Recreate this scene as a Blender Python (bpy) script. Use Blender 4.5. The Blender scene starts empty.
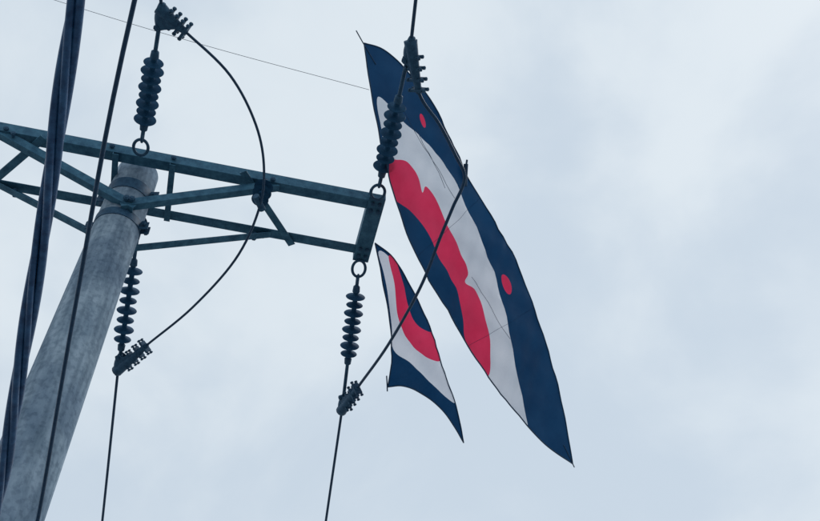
import bpy, bmesh, math, random
from mathutils import Vector
from mathutils.geometry import delaunay_2d_cdt
random.seed(4)
EYE=1.6                      # all heights below are given above eye level; W() turns them into world metres
def W(p): return Vector((p[0],p[1],p[2]+EYE))

# ---------------- materials
def mat(name,c1,c2,scale=8,rough=.6,metal=0.,bump=.0,transl=0.,stretch=None,spec=.4):
    m=bpy.data.materials.new(name); m.use_nodes=True; nt=m.node_tree; N=nt.nodes; L=nt.links
    bs=N['Principled BSDF']; out=N['Material Output']
    tc=N.new('ShaderNodeTexCoord'); mp=N.new('ShaderNodeMapping'); L.new(tc.outputs['Object'],mp.inputs[0])
    if stretch: mp.inputs['Scale'].default_value=stretch
    no=N.new('ShaderNodeTexNoise'); no.inputs['Scale'].default_value=scale; no.inputs['Detail'].default_value=8; no.inputs['Roughness'].default_value=.65
    L.new(mp.outputs[0],no.inputs['Vector'])
    cr=N.new('ShaderNodeValToRGB'); cr.color_ramp.elements[0].position=.35; cr.color_ramp.elements[1].position=.68
    cr.color_ramp.elements[0].color=(*c1,1); cr.color_ramp.elements[1].color=(*c2,1)
    L.new(no.outputs['Fac'],cr.inputs[0]); L.new(cr.outputs[0],bs.inputs['Base Color'])
    bs.inputs['Roughness'].default_value=rough; bs.inputs['Metallic'].default_value=metal
    bs.inputs['Specular IOR Level'].default_value=spec
    if bump:
        bp=N.new('ShaderNodeBump'); bp.inputs['Strength'].default_value=bump; bp.inputs['Distance'].default_value=.01
        L.new(no.outputs['Fac'],bp.inputs['Height']); L.new(bp.outputs[0],bs.inputs['Normal'])
    if transl:
        tr=N.new('ShaderNodeBsdfTranslucent'); L.new(cr.outputs[0],tr.inputs[0])
        mx=N.new('ShaderNodeMixShader'); mx.inputs[0].default_value=transl
        L.new(bs.outputs[0],mx.inputs[1]); L.new(tr.outputs[0],mx.inputs[2]); L.new(mx.outputs[0],out.inputs[0])
    return m
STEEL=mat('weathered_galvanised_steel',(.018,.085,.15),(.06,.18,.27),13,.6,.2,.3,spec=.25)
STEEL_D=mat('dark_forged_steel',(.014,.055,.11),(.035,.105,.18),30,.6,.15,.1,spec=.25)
PORC=mat('dark_polymer_shed',(.008,.05,.11),(.02,.085,.165),20,.7,0,.0,spec=.12)
CABLE=mat('black_cable_sheath',(.008,.036,.08),(.018,.062,.125),40,.5,0,.0,spec=.25)
CABLEB=mat('bundled_cable_sheath',(.006,.040,.115),(.03,.11,.24),22,.42,0,.3,0,None,.35)
NAVY=mat('navy_ripstop',(.004,.045,.125),(.010,.068,.17),2.2,.65,0,0,.35,spec=.2)
WHITE=mat('white_ripstop',(.66,.70,.77),(.77,.79,.85),2.2,.65,0,0,.6,spec=.2)
RED=mat('red_ripstop',(.78,.035,.11),(.88,.06,.15),2.2,.65,0,0,.5,spec=.2)
def concrete():
    m=mat('spun_concrete',(.19,.265,.34),(.36,.45,.53),7,.9,0,.5,0,(1,1,.45),.2)
    nt=m.node_tree;N=nt.nodes;L=nt.links
    bs=N['Principled BSDF']; base=bs.inputs['Base Color'].links[0].from_socket
    def layer(base,scale,sc,p0,p1,c0,fac):
        tc=N.new('ShaderNodeTexCoord'); mp=N.new('ShaderNodeMapping'); mp.inputs['Scale'].default_value=scale; L.new(tc.outputs['Object'],mp.inputs[0])
        n2=N.new('ShaderNodeTexNoise'); n2.inputs['Scale'].default_value=sc; n2.inputs['Detail'].default_value=6; L.new(mp.outputs[0],n2.inputs['Vector'])
        r=N.new('ShaderNodeValToRGB'); r.color_ramp.elements[0].position=p0; r.color_ramp.elements[0].color=(*c0,1); r.color_ramp.elements[1].position=p1; r.color_ramp.elements[1].color=(1.05,1.05,1.05,1)
        L.new(n2.outputs['Fac'],r.inputs[0])
        mx=N.new('ShaderNodeMix'); mx.data_type='RGBA'; mx.blend_type='MULTIPLY'; mx.inputs['Factor'].default_value=fac
        L.new(base,mx.inputs['A']); L.new(r.outputs[0],mx.inputs['B']); return mx.outputs['Result']
    b=layer(base,(9,9,.6),2.2,.38,.6,(.5,.56,.6),.6)      # rain streaks
    b=layer(b,(1,1,1),26,.40,.52,(.5,.55,.6),.45)          # pits and lichen specks
    b=layer(b,(1,1,1),2.6,.35,.6,(.62,.68,.75),.9)         # broad patches
    L.new(b,bs.inputs['Base Color'])
    return m
CONC=concrete()
GROUND=mat('pale_bounce_ground',(.19,.19,.19),(.33,.33,.33),.6,.95,0,.3)  # unseen ground; pale neutral tone picked to bounce light onto the undersides

# ---------------- helpers
def link(o,parent=None):
    bpy.context.collection.objects.link(o)
    if parent: o.parent=parent
    return o
def empty(name):
    e=bpy.data.objects.new(name,None); e.empty_display_size=.2; return link(e)
def meshobj(name,vs,fs,m,parent=None,smooth=False):
    me=bpy.data.meshes.new(name); me.from_pydata([tuple(v) for v in vs],[],fs); me.update()
    for q in me.polygons: q.use_smooth=smooth
    for x in (m if isinstance(m,list) else [m]): me.materials.append(x)
    return link(bpy.data.objects.new(name,me),parent)
def frame(d,up=Vector((0,0,1))):
    d=d.normalized()
    if abs(d.dot(up))>.98: up=Vector((1,0,0))
    s=d.cross(up).normalized(); u=s.cross(d).normalized(); return d,s,u
def catmull(pts,n=8,closed=False):
    pts=[Vector(p) for p in pts]; out=[]
    c=len(pts)
    for i in range(c if closed else c-1):
        if closed: p0,p1,p2,p3=[pts[(i+k)%c] for k in (-1,0,1,2)]
        else:
            p1,p2=pts[i],pts[i+1]; p0=pts[i-1] if i else p1*2-p2; p3=pts[i+2] if i+2<c else p2*2-p1
        for k in range(n):
            t=k/n
            out.append(.5*((2*p1)+(p2-p0)*t+(2*p0-5*p1+4*p2-p3)*t*t+(3*p1-p0-3*p2+p3)*t**3))
    if not closed: out.append(pts[-1])
    return out
def tube(name,pts,r,m,parent=None,seg=10,sm=8,rads=None):
    P_=catmull(pts,sm) if sm else [Vector(p) for p in pts]
    vs=[];fs=[];n=len(P_); pu=Vector((0,0,1))
    for i,p in enumerate(P_):
        d=(P_[min(i+1,n-1)]-P_[max(i-1,0)])
        d,s,u=frame(d,pu); pu=u
        rr=rads(i/(n-1)) if rads else r
        for k in range(seg):
            a=2*math.pi*k/seg; vs.append(p+s*math.cos(a)*rr+u*math.sin(a)*rr)
    for i in range(n-1):
        for k in range(seg):
            a=i*seg+k;b=i*seg+(k+1)%seg; fs.append((a,b,b+seg,a+seg))
    fs.append(tuple(range(seg-1,-1,-1))); fs.append(tuple((n-1)*seg+k for k in range(seg)))
    return meshobj(name,vs,fs,m,parent,True)
def extrude(name,p0,p1,prof,m,parent,side,bev=.003):
    d=(p1-p0).normalized(); s=(side-d*side.dot(d)).normalized(); u=s.cross(d)
    if u.z<0: u=-u
    n=len(prof); vs=[p+s*a+u*b for p in (p0,p1) for a,b in prof]
    fs=[tuple(range(n)),tuple(range(2*n-1,n-1,-1))]+[(i,(i+1)%n+0,(i+1)%n+n,i+n)[::-1] for i in range(n)]
    o=meshobj(name,vs,fs,m,parent)
    bm=bmesh.new(); bm.from_mesh(o.data); bmesh.ops.recalc_face_normals(bm,faces=bm.faces)
    if bev: bmesh.ops.bevel(bm,geom=list(bm.edges),offset=bev,segments=1,affect='EDGES')
    bm.to_mesh(o.data); bm.free()
    return o
def lathe(name,p0,p1,prof,m,parent,seg=28,smooth=True):
    d,s,u=frame(p1-p0); vs=[];fs=[];n=len(prof)
    for x,r in prof:
        for k in range(seg):
            a=2*math.pi*k/seg; vs.append(p0+d*x+(s*math.cos(a)+u*math.sin(a))*r)
    for i in range(n-1):
        for k in range(seg):
            a=i*seg+k;b=i*seg+(k+1)%seg; fs.append((a,b,b+seg,a+seg))
    fs.append(tuple(range(seg))[::-1]); fs.append(tuple((n-1)*seg+k for k in range(seg)))
    o=meshobj(name,vs,fs,m,parent,smooth)
    if smooth: o.data.set_sharp_from_angle(angle=math.radians(40))
    return o
def cyl(name,p0,p1,r,m,parent,seg=14):
    l=(p1-p0).length; return lathe(name,p0,p1,[(0,r),(l,r)],m,parent,seg)
def bolt(name,p,d,l,r,m,parent):
    d=d.normalized(); cyl(name,p-d*l/2,p+d*l/2,r,m,parent,8)
    for s in (-1,1):
        q=p+d*s*(l/2-r*1.2); lathe(name+'_nut',q-d*r*.8,q+d*r*.8,[(0,r*2),(r*1.6,r*2)],m,parent,6,False)
def ring(name,c,n,R,r,m,parent,stretch=1.0,along=None):
    n=n.normalized(); d,s,u=frame(n)
    if along is not None: s=(along-n*along.dot(n)).normalized(); u=n.cross(s)
    vs=[];fs=[];A=28;B=8
    for i in range(A):
        a=2*math.pi*i/A; o=s*math.cos(a)*stretch+u*math.sin(a); oo=(s*math.cos(a)+u*math.sin(a))
        for k in range(B):
            b=2*math.pi*k/B; vs.append(c+o*R+oo*r*math.cos(b)+n*r*math.sin(b))
    for i in range(A):
        for k in range(B):
            fs.append((i*B+k,((i+1)%A)*B+k,((i+1)%A)*B+(k+1)%B,i*B+(k+1)%B))
    return meshobj(name,vs,fs,m,parent,True)

# ---------------- pole
pole=empty('concrete_utility_pole')
PX,PY=-2.315,5.03
ztop=6.93+EYE
shaft_prof=[]
for i in range(13):
    x=(ztop-.03)*i/12; shaft_prof.append((x,.172+.092*(1-x/ztop)))
shaft_prof+=[(ztop-.012,.167),(ztop,.152)]
lathe('shaft',Vector((PX-.17,PY,0)),Vector((PX,PY,ztop)),shaft_prof,CONC,pole,56)
def axis(z): return Vector((PX-.17*(1-z/ztop),PY,z))
for k,(z,hh) in enumerate(((6.18,.04),(6.56,.06))):
    zz=z+EYE; R=.172+.092*(1-zz/ztop)+.007; ca=axis(zz)
    lathe('clamp_band_%d'%k,ca-Vector((0,0,hh)),ca+Vector((0,0,hh)),[(0,R-.008),(0,R),(2*hh,R),(2*hh,R-.008)],STEEL_D,pole,40)
    for sx in (-1,1):
        q=ca+Vector((sx*(R+.03),0,0))
        for sy in (-1,1):
            extrude('band_lug_%d'%k,q+Vector((-.035*sx,sy*.025,-hh)),q+Vector((-.035*sx,sy*.025,hh)),[(0,-.004),(.07,-.004),(.07,.004),(0,.004)],STEEL_D,pole,Vector((sx,0,0)),0)
        bolt('band_bolt_%d'%k,q,Vector((0,1,0)),.13,.01,STEEL_D,pole)

# ---------------- crossarm
arm=empty('steel_lattice_crossarm')
ad=Vector((3.0,.722,0)).normalized(); an=Vector((-ad.y,ad.x,0))
H=6.8+EYE
c0=Vector((-2.27,5.03,H))
near0=c0+an*(-.30); far0=c0+an*.31
def onarm(base,s,dz=0): return base+ad*s+Vector((0,0,dz))
nearL,nearR=onarm(near0,-2.03),onarm(near0,2.03)
farL,farR=onarm(far0,-2.03),onarm(far0,1.97)
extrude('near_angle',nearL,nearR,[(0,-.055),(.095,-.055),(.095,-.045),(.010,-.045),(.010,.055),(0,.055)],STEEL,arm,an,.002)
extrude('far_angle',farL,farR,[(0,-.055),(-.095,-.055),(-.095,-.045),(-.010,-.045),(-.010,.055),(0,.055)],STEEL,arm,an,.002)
for s in (-1,1):
    a=onarm(near0,s*1.97)-an*.05; b=onarm(far0,s*1.97)+an*.07
    a.z-=.006;b.z-=.006
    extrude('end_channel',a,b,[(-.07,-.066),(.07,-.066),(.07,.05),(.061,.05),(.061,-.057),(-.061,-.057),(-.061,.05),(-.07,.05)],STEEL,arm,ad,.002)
    for q in (.06,.14,.58,.66):
        for e_ in (-.03,.03):
            bolt('end_bolt',a+an*q+ad*e_+Vector((0,0,-.068)),Vector((0,0,1)),.045,.009,STEEL_D,arm)
for s in (-1,1):
    for nm,base,off,fz in (('near',near0,-.20,6.24),('far',far0,.21,6.13)):
        foot=Vector((-2.27,PY,fz+EYE))+an*off+ad*(-.06)*s
        sg=1 if nm=='near' else -1
        top=onarm(base,s*1.13)+an*.013*sg; top.z-=.035
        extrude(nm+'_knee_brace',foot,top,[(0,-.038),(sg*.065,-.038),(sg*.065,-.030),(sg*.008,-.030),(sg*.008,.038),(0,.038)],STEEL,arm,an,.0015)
        bolt('brace_bolt',top-ad*s*.05,an,.08,.011,STEEL_D,arm)
        bolt('brace_bolt',top-ad*s*.12+Vector((0,0,-.05)),an,.08,.011,STEEL_D,arm)
        bolt('foot_bolt',foot+ad*s*.08+Vector((0,0,.04)),an,.09,.013,STEEL_D,arm)
    a=onarm(near0,s*.80,-.078)-an*.04; b=onarm(far0,s*1.32,-.078)+an*.04
    extrude('jumper_tie',a,b,[(0,0),(.065,0),(.065,.008),(.008,.008),(.008,.02),(0,.02)],STEEL,arm,ad,.0015)
    a=onarm(near0,s*.23,-.085); b=onarm(far0,s*.23,-.085)
    extrude('pole_spacer',a,b,[(0,0),(.05,0),(.05,.008),(.007,.008),(.007,.028),(0,.028)],STEEL,arm,ad,.0015)
    for bb in (near0,far0):
        bolt('spacer_bolt',onarm(bb,s*.25,.0)+an*.005,an,.07,.011,STEEL_D,arm)

# ---------------- strain insulators with dead-end clamps
def clamp(P1,J,parent,dr):
    d=(J-P1).normalized(); L=(J-P1).length
    d,s,u=frame(d,Vector((.2,-.3,1)))
    tube('clamp_body',[P1-d*.02,P1+d*L*.35-u*.008,P1+d*L*.7-u*.006,J],.03,STEEL_D,parent,12,5,lambda t:.052-.03*t)
    tube('clamp_head',[P1-dr*.16,P1-dr*.06,P1+dr*.05],.02,STEEL_D,parent,10,4,lambda t:.022+.022*math.sin(t*3.0))
    n=dr.cross(d).normalized()
    for sg in (-1,1):
        q=n*sg*.030
        poly=[P1-dr*.17,P1+dr*.04,P1+d*L*.75,P1+d*L*.62-dr*.03,P1+d*.07-dr*.1]
        vs=[p+q for p in poly]+[p+q+n*sg*.006 for p in poly]; k=len(poly)
        fs=[tuple(range(k)),tuple(range(2*k-1,k-1,-1))]+[(i,(i+1)%k,(i+1)%k+k,i+k) for i in range(k)]
        meshobj('cheek_plate',vs,fs,STEEL_D,parent)
    bolt('clevis_pin',P1-dr*.14,n,.1,.012,STEEL_D,parent)
    side=(dr-d*dr.dot(d)).normalized()
    for i,t in enumerate((.28,.5,.72,.93)):
        c=P1+d*L*t
        extrude('keeper_%d'%i,c-side*.055,c+side*.055,[(-.011,-.034),(.011,-.034),(.011,.034),(-.011,.034)],STEEL_D,parent,d,.003)
        for sg in (-1,1):
            bolt('u_bolt_%d'%i,c+n*sg*.022,side,.16,.008,STEEL_D,parent)
def insulator(A,P1,J,a0=.19,a1=.64,nshed=8):
    A,P1,J=W(A),W(P1),W(J)
    e=empty('strain_insulator')
    d=(P1-A); L=d.length; d.normalize()
    ring('shackle',A+d*.05,d.cross(ad),.058,.013,STEEL_D,e,1.35,d)
    cyl('eye_rod',A+d*.12,A+d*(L*a0),.016,STEEL_D,e)
    ring('link_eye',A+d*.15,ad,.030,.011,STEEL_D,e,1.3,d)
    x0,x1=L*a0,L*a1
    lathe('end_fitting',A+d*(x0-.07),A+d*x0,[(0,.02),(.01,.03),(.06,.034),(.07,.026)],STEEL_D,e)
    lathe('end_fitting',A+d*x1,A+d*(x1+.07),[(0,.026),(.01,.034),(.06,.03),(.07,.02)],STEEL_D,e)
    pr=[(0,.022)]; st=(x1-x0)/nshed
    for i in range(nshed):
        r=.088 if i%2==0 else .076
        b=st*(i+.15)
        pr+=[(b,.022),(b+st*.10,.03),(b+st*.30,r-.004),(b+st*.35,r),(b+st*.40,r-.003),(b+st*.43,.032),(b+st*.53,.023)]
    pr+=[(x1-x0,.022)]
    lathe('shed_stack',A+d*x0,A+d*x1,pr,PORC,e,36)
    cyl('tail_rod',A+d*(x1+.05),P1-d*.14,.016,STEEL_D,e)
    clamp(P1,J,e,d)
    return e
insulator((-2.19,4.66,6.70),(-1.81,3.40,6.7),(-1.633,3.547,6.62),.22,.68)
insulator((-.28,5.13,6.72),(.007,3.673,6.7),(.069,4.044,6.6),.19,.64)
insulator((-2.32,5.37,6.72),(-2.651,6.707,6.2),(-2.339,6.403,6.22),.3,.82)
insulator((-.45,5.86,6.70),(-.642,7.26,6.2),(-.476,6.882,6.15),.19,.63)

# ---------------- jumpers & conductors
def wire(name,pts,r,m=CABLE,seg=10,sm=8):
    return tube(name,[W(p) for p in pts],r,m,None,seg,sm)
wire('jumper_cable',[(-1.81,3.40,6.68),(-1.633,3.547,6.62),(-1.335,3.828,6.5),(-1.172,4.214,6.42),(-1.144,4.607,6.38),(-1.229,5.009,6.36),(-1.465,5.488,6.32),(-1.886,5.986,6.26),(-2.339,6.403,6.22),(-2.651,6.707,6.2)],.0105)
wire('jumper_cable',[(.007,3.673,6.68),(.069,4.044,6.6),(.225,4.24,6.47),(.35,4.45,6.36),(.425,4.62,6.29),(.335,4.84,6.2),(.238,5.066,6.1),(.082,5.531,6.02),(-.19,6.228,6.05),(-.476,6.882,6.15),(-.642,7.26,6.2)],.0130)
wire('overhead_conductor',[(-1.81,3.40,6.7),(-1.77,3.0,6.68),(-1.67,2.0,6.62),(-1.47,0,6.5),(-.9,-5,6.2),(-.2,-12,6.0),(1.5,-32,6.6)],.0125)
wire('overhead_conductor',[(.007,3.673,6.7),(.043,3.30,6.68),(.15,2.2,6.62),(.33,0,6.5),(.8,-5,6.2),(1.3,-12,6.0),(2.9,-32,6.6)],.0135)
wire('overhead_conductor',[(-2.651,6.707,6.2),(-3.11,8.62,5.9),(-3.6,10.6,5.62),(-5.3,18,4.9),(-10,38,4.9)],.0125)
wire('overhead_conductor',[(-.642,7.26,6.2),(-.849,8.61,5.9),(-1.15,10.6,5.5),(-2.3,18,4.8),(-5.4,38,4.9)],.0125)
js=empty('jumper_support_insulator')
a=W((-1.20,4.95,6.72)); b=W((-1.215,4.93,6.38))
cyl('stud',a,b,.014,STEEL_D,js)
lathe('sheds',a+(b-a)*.2,b,[(0,.03),(.03,.06),(.045,.078),(.05,.03),(.09,.03),(.12,.065),(.13,.078),(.135,.03),(.19,.03),(.22,.06),(.225,.07),(.235,.03),(.27,.03)],PORC,js)
cyl('saddle',b+Vector((-.02,-.07,0)),b+Vector((.02,.07,0)),.028,STEEL_D,js)

# ---------------- service cables tied to the pole
def bundled():
    e=empty('twisted_aerial_cable')
    A=W((-1.19,1.64,3.3)); B=W((-1.956,3.94,2.9)); C=W((-2.33,4.86,2.76))
    D=A+(A-B)*1.0; D2=D+(A-B)*2.5+Vector((0,0,.5))
    base=catmull([D2,D,A,(A+B)/2+Vector((0.012,0,-.014)),B,C],50)
    n=len(base); acc=[0]
    for i in range(1,n): acc.append(acc[-1]+(base[i]-base[i-1]).length)
    for k in range(4):
        pts=[]
        for i,p in enumerate(base):
            d,s,u=frame(base[min(i+1,n-1)]-base[max(i-1,0)])
            a=acc[i]*2*math.pi/2.0+k*math.pi/2+.25*math.sin(acc[i]*2.1+k)
            rr=(.0205,.0195,.021,.0185)[k]
            pts.append(p+s*math.cos(a)*rr+u*math.sin(a)*rr)
        tube('core_%d'%k,pts,(.0165,.0155,.0165,.0135)[k],CABLEB,e,14,0)
    lathe('pole_anchor',C-Vector((0,.02,0)),C+Vector((.0,.1,0)),[(0,.03),(.02,.05),(.1,.04)],STEEL_D,e)
bundled()
wire('service_cable',[(.6,-2.5,5.0),(-.3,-.2,4.36),(-1.13,1.885,3.8),(-1.60,3.30,3.47),(-2.04,4.67,3.2),(-2.16,4.95,3.13)],.0105)
wire('kite_string',[(-.335,4.33,7.12),(-1.7,4.1,7.44),(-3.02,3.906,7.87),(-4.6,3.66,8.45),(-7,3.3,9.4),(-20,1,15)],.0022,CABLE,6)

# ---------------- kites: patterns drawn in metres along the sail (x) and across it (y)
BIG=dict(
outline=[[(0.0,0.0),(0.115,0.163),(0.329,0.305),(0.667,0.409),(1.054,0.414),(1.394,0.413),(1.806,0.453),(2.274,0.489),(2.759,0.438),(3.215,0.329),(3.649,0.186),(4.094,0.0)],
 [(4.094,0.0),(3.857,-0.143),(3.572,-0.272),(3.209,-0.376),(2.822,-0.452),(2.41,-0.502),(1.973,-0.526),(1.601,-0.525),(1.255,-0.475),(0.966,-0.401),(0.684,-0.307),(0.368,-0.177),(0.0,0.0)]],
layers=[(1,[(0.448,-0.156),(0.551,-0.074),(0.699,-0.021),(0.881,0.09),(1.136,0.184),(1.478,0.22),(1.893,0.208),(2.304,0.14),(2.688,0.018),(3.099,-0.141),(3.546,-0.298),(3.295,-0.366),(2.963,-0.427),(2.567,-0.477),(2.16,-0.526),(1.566,-0.5),(1.101,-0.406),(0.895,-0.351),(0.656,-0.262)]),
 (2,[(0.968,-0.371),(0.979,-0.256),(1.03,-0.175),(1.11,-0.138),(1.211,-0.143),(1.317,-0.179),(1.287,-0.117),(1.334,-0.096),(1.498,-0.09),(1.722,-0.099),(1.936,-0.114),(2.11,-0.113),(2.16,-0.207),(2.282,-0.139),(2.493,-0.164),(2.736,-0.258),(2.887,-0.356),(2.938,-0.453),(2.717,-0.518),(2.229,-0.575),(1.635,-0.549),(1.246,-0.494)]),
 (0,[(1.286,-0.509),(1.343,-0.421),(1.497,-0.346),(1.693,-0.326),(1.896,-0.336),(2.067,-0.336),(2.239,-0.335),(2.408,-0.417),(2.567,-0.477),(2.751,-0.457),(2.906,-0.458),(2.745,-0.538),(2.229,-0.575),(1.705,-0.598)])],
dots=[((0.793,0.208),(0.061,-0.016),(-0.002,0.030)),((2.396,0.224),(0.092,-0.016),(0.008,0.05))])
SMALL=dict(
outline=[[(0.0,0.0),(0.152,0.181),(0.416,0.343),(0.756,0.479),(1.15,0.611),(1.499,0.716),(1.797,0.78),(1.976,0.809)],
 [(1.976,0.809),(1.77,0.686),(1.572,0.541),(1.416,0.348),(1.318,0.154),(1.301,0.0)],
 [(1.301,0.0),(0.977,0.08),(0.613,0.075),(0.337,0.039),(0.0,0.0)]],
layers=[(1,[(0.083,0.024),(0.158,0.147),(0.353,0.192),(0.629,0.207),(0.87,0.293),(1.04,0.505),(1.159,0.61),(1.428,0.688),(1.576,0.72),(1.366,0.493),(1.112,0.244),(0.98,0.101),(0.707,0.098),(0.387,0.078)]),
 (2,[(0.129,0.128),(0.201,0.22),(0.362,0.27),(0.594,0.29),(0.758,0.351),(0.853,0.503),(1.013,0.579),(1.159,0.61),(1.096,0.441),(0.961,0.283),(0.765,0.192),(0.534,0.173),(0.35,0.159)]),
 (0,[(0.192,0.221),(0.417,0.355),(0.787,0.498),(0.874,0.524),(0.81,0.392),(0.66,0.305),(0.455,0.282)])],
dots=[])
def inside(pt,poly):
    x,y=pt[0],pt[1]; r=False; j=len(poly)-1
    for i in range(len(poly)):
        xi,yi=poly[i][0],poly[i][1]; xj,yj=poly[j][0],poly[j][1]
        if (yi>y)!=(yj>y) and x<(xj-xi)*(y-yi)/(yj-yi)+xi: r=not r
        j=i
    return r
def kite(o,e1,e2,D,depth,spars,seams=()):
    o=W(o); e1=Vector(e1); e2=Vector(e2); n=e1.cross(e2)
    if n.z>0: n=-n
    e=empty('kite')
    sm=lambda L,c:[(p.x,p.y) for p in catmull([(q[0],q[1],0) for q in L],6,c)]
    out=[];edges_out=[]
    for s_ in D['outline']:
        s=sm(s_,False); edges_out.append(s); out+=s[:-1]
    polys=[(out,0)]+[(sm(L,True),m) for m,L in D['layers']]
    for c,a,b in D['dots']:
        polys.append(([(c[0]+a[0]*math.cos(t)+b[0]*math.sin(t),c[1]+a[1]*math.cos(t)+b[1]*math.sin(t)) for t in [i*math.pi/10 for i in range(20)]],2))
    Lx=max(p[0] for p in out); ymn=min(p[1] for p in out); ymx=max(p[1] for p in out)
    vs=[];ed=[]
    for pl,_ in polys:
        b=len(vs); vs+=[Vector(p) for p in pl]; ed+=[(b+i,b+(i+1)%len(pl)) for i in range(len(pl))]
    g=.03; x=.02
    while x<Lx:
        y=ymn
        while y<ymx:
            q=(x+random.uniform(-.006,.006),y+random.uniform(-.006,.006))
            if inside(q,out): vs.append(Vector(q))
            y+=g
        x+=g
    rv,re,rf,_,_,_=delaunay_2d_cdt(vs,ed,[],0,1e-5)
    def billow(x,y):
        t=min(max(x/Lx,0),1); w=(y-ymn)/(ymx-ymn)
        k=math.sin(math.pi*t)
        d=depth*k*math.sin(math.pi*w)
        d+=.008*math.sin(x*5+y*8)+.008*math.sin(x*13-y*19)*k+.005*math.sin(x*24+y*20+2*math.sin(x*6))*k
        return d
    fs=[];mi=[]
    P3=[o+e1*v.x+e2*v.y+n*billow(v.x,v.y) for v in rv]
    for f in rf:
        c=sum((rv[i] for i in f),Vector((0,0)))/len(f)
        if not inside(c,out): continue
        m=0
        for pl,k in polys[1:]:
            if inside(c,pl): m=k
        fs.append(tuple(f)); mi.append(m)
    ob=meshobj('sail',P3,fs,[NAVY,WHITE,RED],e,True)
    for p,m in zip(ob.data.polygons,mi): p.material_index=m
    to3=lambda x,y,h=0:o+e1*x+e2*y+n*(billow(x,y)+h)
    for i,s in enumerate(edges_out):
        tube('edge_spar_%d'%i,[to3(x,y) for x,y in s],.006,CABLE,e,8,0)
    for nm,(a,b),r,h in spars:
        tube(nm,[to3(a[0]+(b[0]-a[0])*t/12,a[1]+(b[1]-a[1])*t/12,h) for t in range(13)],r,CABLE,e,6,0)
    for i,(xa,xb) in enumerate(seams):
        pts=[(xa+(xb-xa)*t/60,ymn+(ymx-ymn)*t/60) for t in range(61)]
        pts=[p for p in pts if inside(p,out)]
        tube('seam_%d'%i,[to3(x,y,0) for x,y in pts],.0013,NAVY,e,5,0)
    return e,to3
ke,to3=kite((-0.3818,4.0829,7.4484),(0.4454,0.7627,-0.4689),(0.6314,0.1037,0.7685),BIG,.03,
  [('nose_spike',((-.12,-.012),(.2,.0)),.005,0),('tail_spike',((3.9,0.0),(4.13,0.0)),.005,0),
   ('bridle_1',((0.62,0.02),(1.50,0.09)),.002,.03),('bridle_2',((2.151,-0.129),(2.794,-0.062)),.002,.03),
   ('bridle_3',((0.82,0.053),(1.381,0.036)),.002,.045)],seams=((1.75,1.62),(2.62,2.74)))
k0=to3(1.39,.405)
cyl('spar_joint',k0+Vector((.0,-.10,.03)),k0+Vector((-.01,.05,-.09)),.020,CABLE,ke,10)
cyl('spar_end',k0+Vector((.012,-.10,.09)),k0+Vector((-.01,-.02,-.02)),.009,CABLE,ke,8)
kite((-0.3133,5.7535,6.8574),(0.0886,0.7764,-0.624),(0.8049,0.3133,0.504),SMALL,.02,[('corner_spar',((1.2,.0),(1.34,-.01)),.006,0)])

# ---------------- ground
gs=1500
gv=[];gf=[];n=24
for i in range(n+1):
    for j in range(n+1):
        x=(i/n*2-1);y=(j/n*2-1)
        gv.append((gs*x*abs(x),gs*y*abs(y),0))
for i in range(n):
    for j in range(n):
        a=i*(n+1)+j; gf.append((a,a+n+1,a+n+2,a+1))
meshobj('ground',gv,gf,GROUND)

# ---------------- world
w=bpy.data.worlds.new('World'); bpy.context.scene.world=w; w.use_nodes=True
nt=w.node_tree;N=nt.nodes;L=nt.links; N.clear()
out=N.new('ShaderNodeOutputWorld')
EL,AZ=math.radians(55),math.radians(60)
sky=N.new('ShaderNodeTexSky'); sky.sky_type='NISHITA'; sky.sun_disc=False; sky.sun_elevation=EL; sky.sun_rotation=AZ
b1=N.new('ShaderNodeBackground'); b1.inputs[1].default_value=.08; L.new(sky.outputs[0],b1.inputs[0])
tc=N.new('ShaderNodeTexCoord'); mp=N.new('ShaderNodeMapping'); mp.inputs['Scale'].default_value=(1,1,1.3); mp.inputs['Location'].default_value=(.7,.2,.1); L.new(tc.outputs['Generated'],mp.inputs[0])
no=N.new('ShaderNodeTexNoise'); no.inputs['Scale'].default_value=3.4; no.inputs['Detail'].default_value=7; no.inputs['Roughness'].default_value=.5; no.inputs['Distortion'].default_value=.25
L.new(mp.outputs[0],no.inputs['Vector'])
cr=N.new('ShaderNodeValToRGB'); cr.color_ramp.interpolation='EASE'
cr.color_ramp.elements[0].position=.36; cr.color_ramp.elements[0].color=(.63,.73,.83,1)
cr.color_ramp.elements[1].position=.64; cr.color_ramp.elements[1].color=(.79,.87,.93,1)
L.new(no.outputs['Fac'],cr.inputs[0])
b2=N.new('ShaderNodeBackground'); b2.inputs[1].default_value=1; L.new(cr.outputs[0],b2.inputs[0])
mx=N.new('ShaderNodeMixShader'); mx.inputs[0].default_value=.90
L.new(b1.outputs[0],mx.inputs[1]); L.new(b2.outputs[0],mx.inputs[2]); L.new(mx.outputs[0],out.inputs[0])
sl=bpy.data.lights.new('sun','SUN'); sl.energy=.9; sl.angle=math.radians(14); sl.color=(1,.96,.9)
so=link(bpy.data.objects.new('sun',sl))
sd=Vector((math.sin(AZ)*math.cos(EL),math.cos(AZ)*math.cos(EL),math.sin(EL)))
so.rotation_euler=(-sd).to_track_quat('-Z','Y').to_euler()
# ---------------- camera
cam=bpy.data.cameras.new('camera'); co=link(bpy.data.objects.new('camera',cam))
co.location=(0,0,EYE); co.rotation_euler=(math.radians(90+49),0,0)
cam.sensor_width=36; cam.lens=36*1000/820; cam.clip_start=.05; cam.clip_end=5000
bpy.context.scene.camera=co
sc=bpy.context.scene
sc.view_settings.view_transform='Standard'; sc.view_settings.look='None'; sc.view_settings.exposure=0
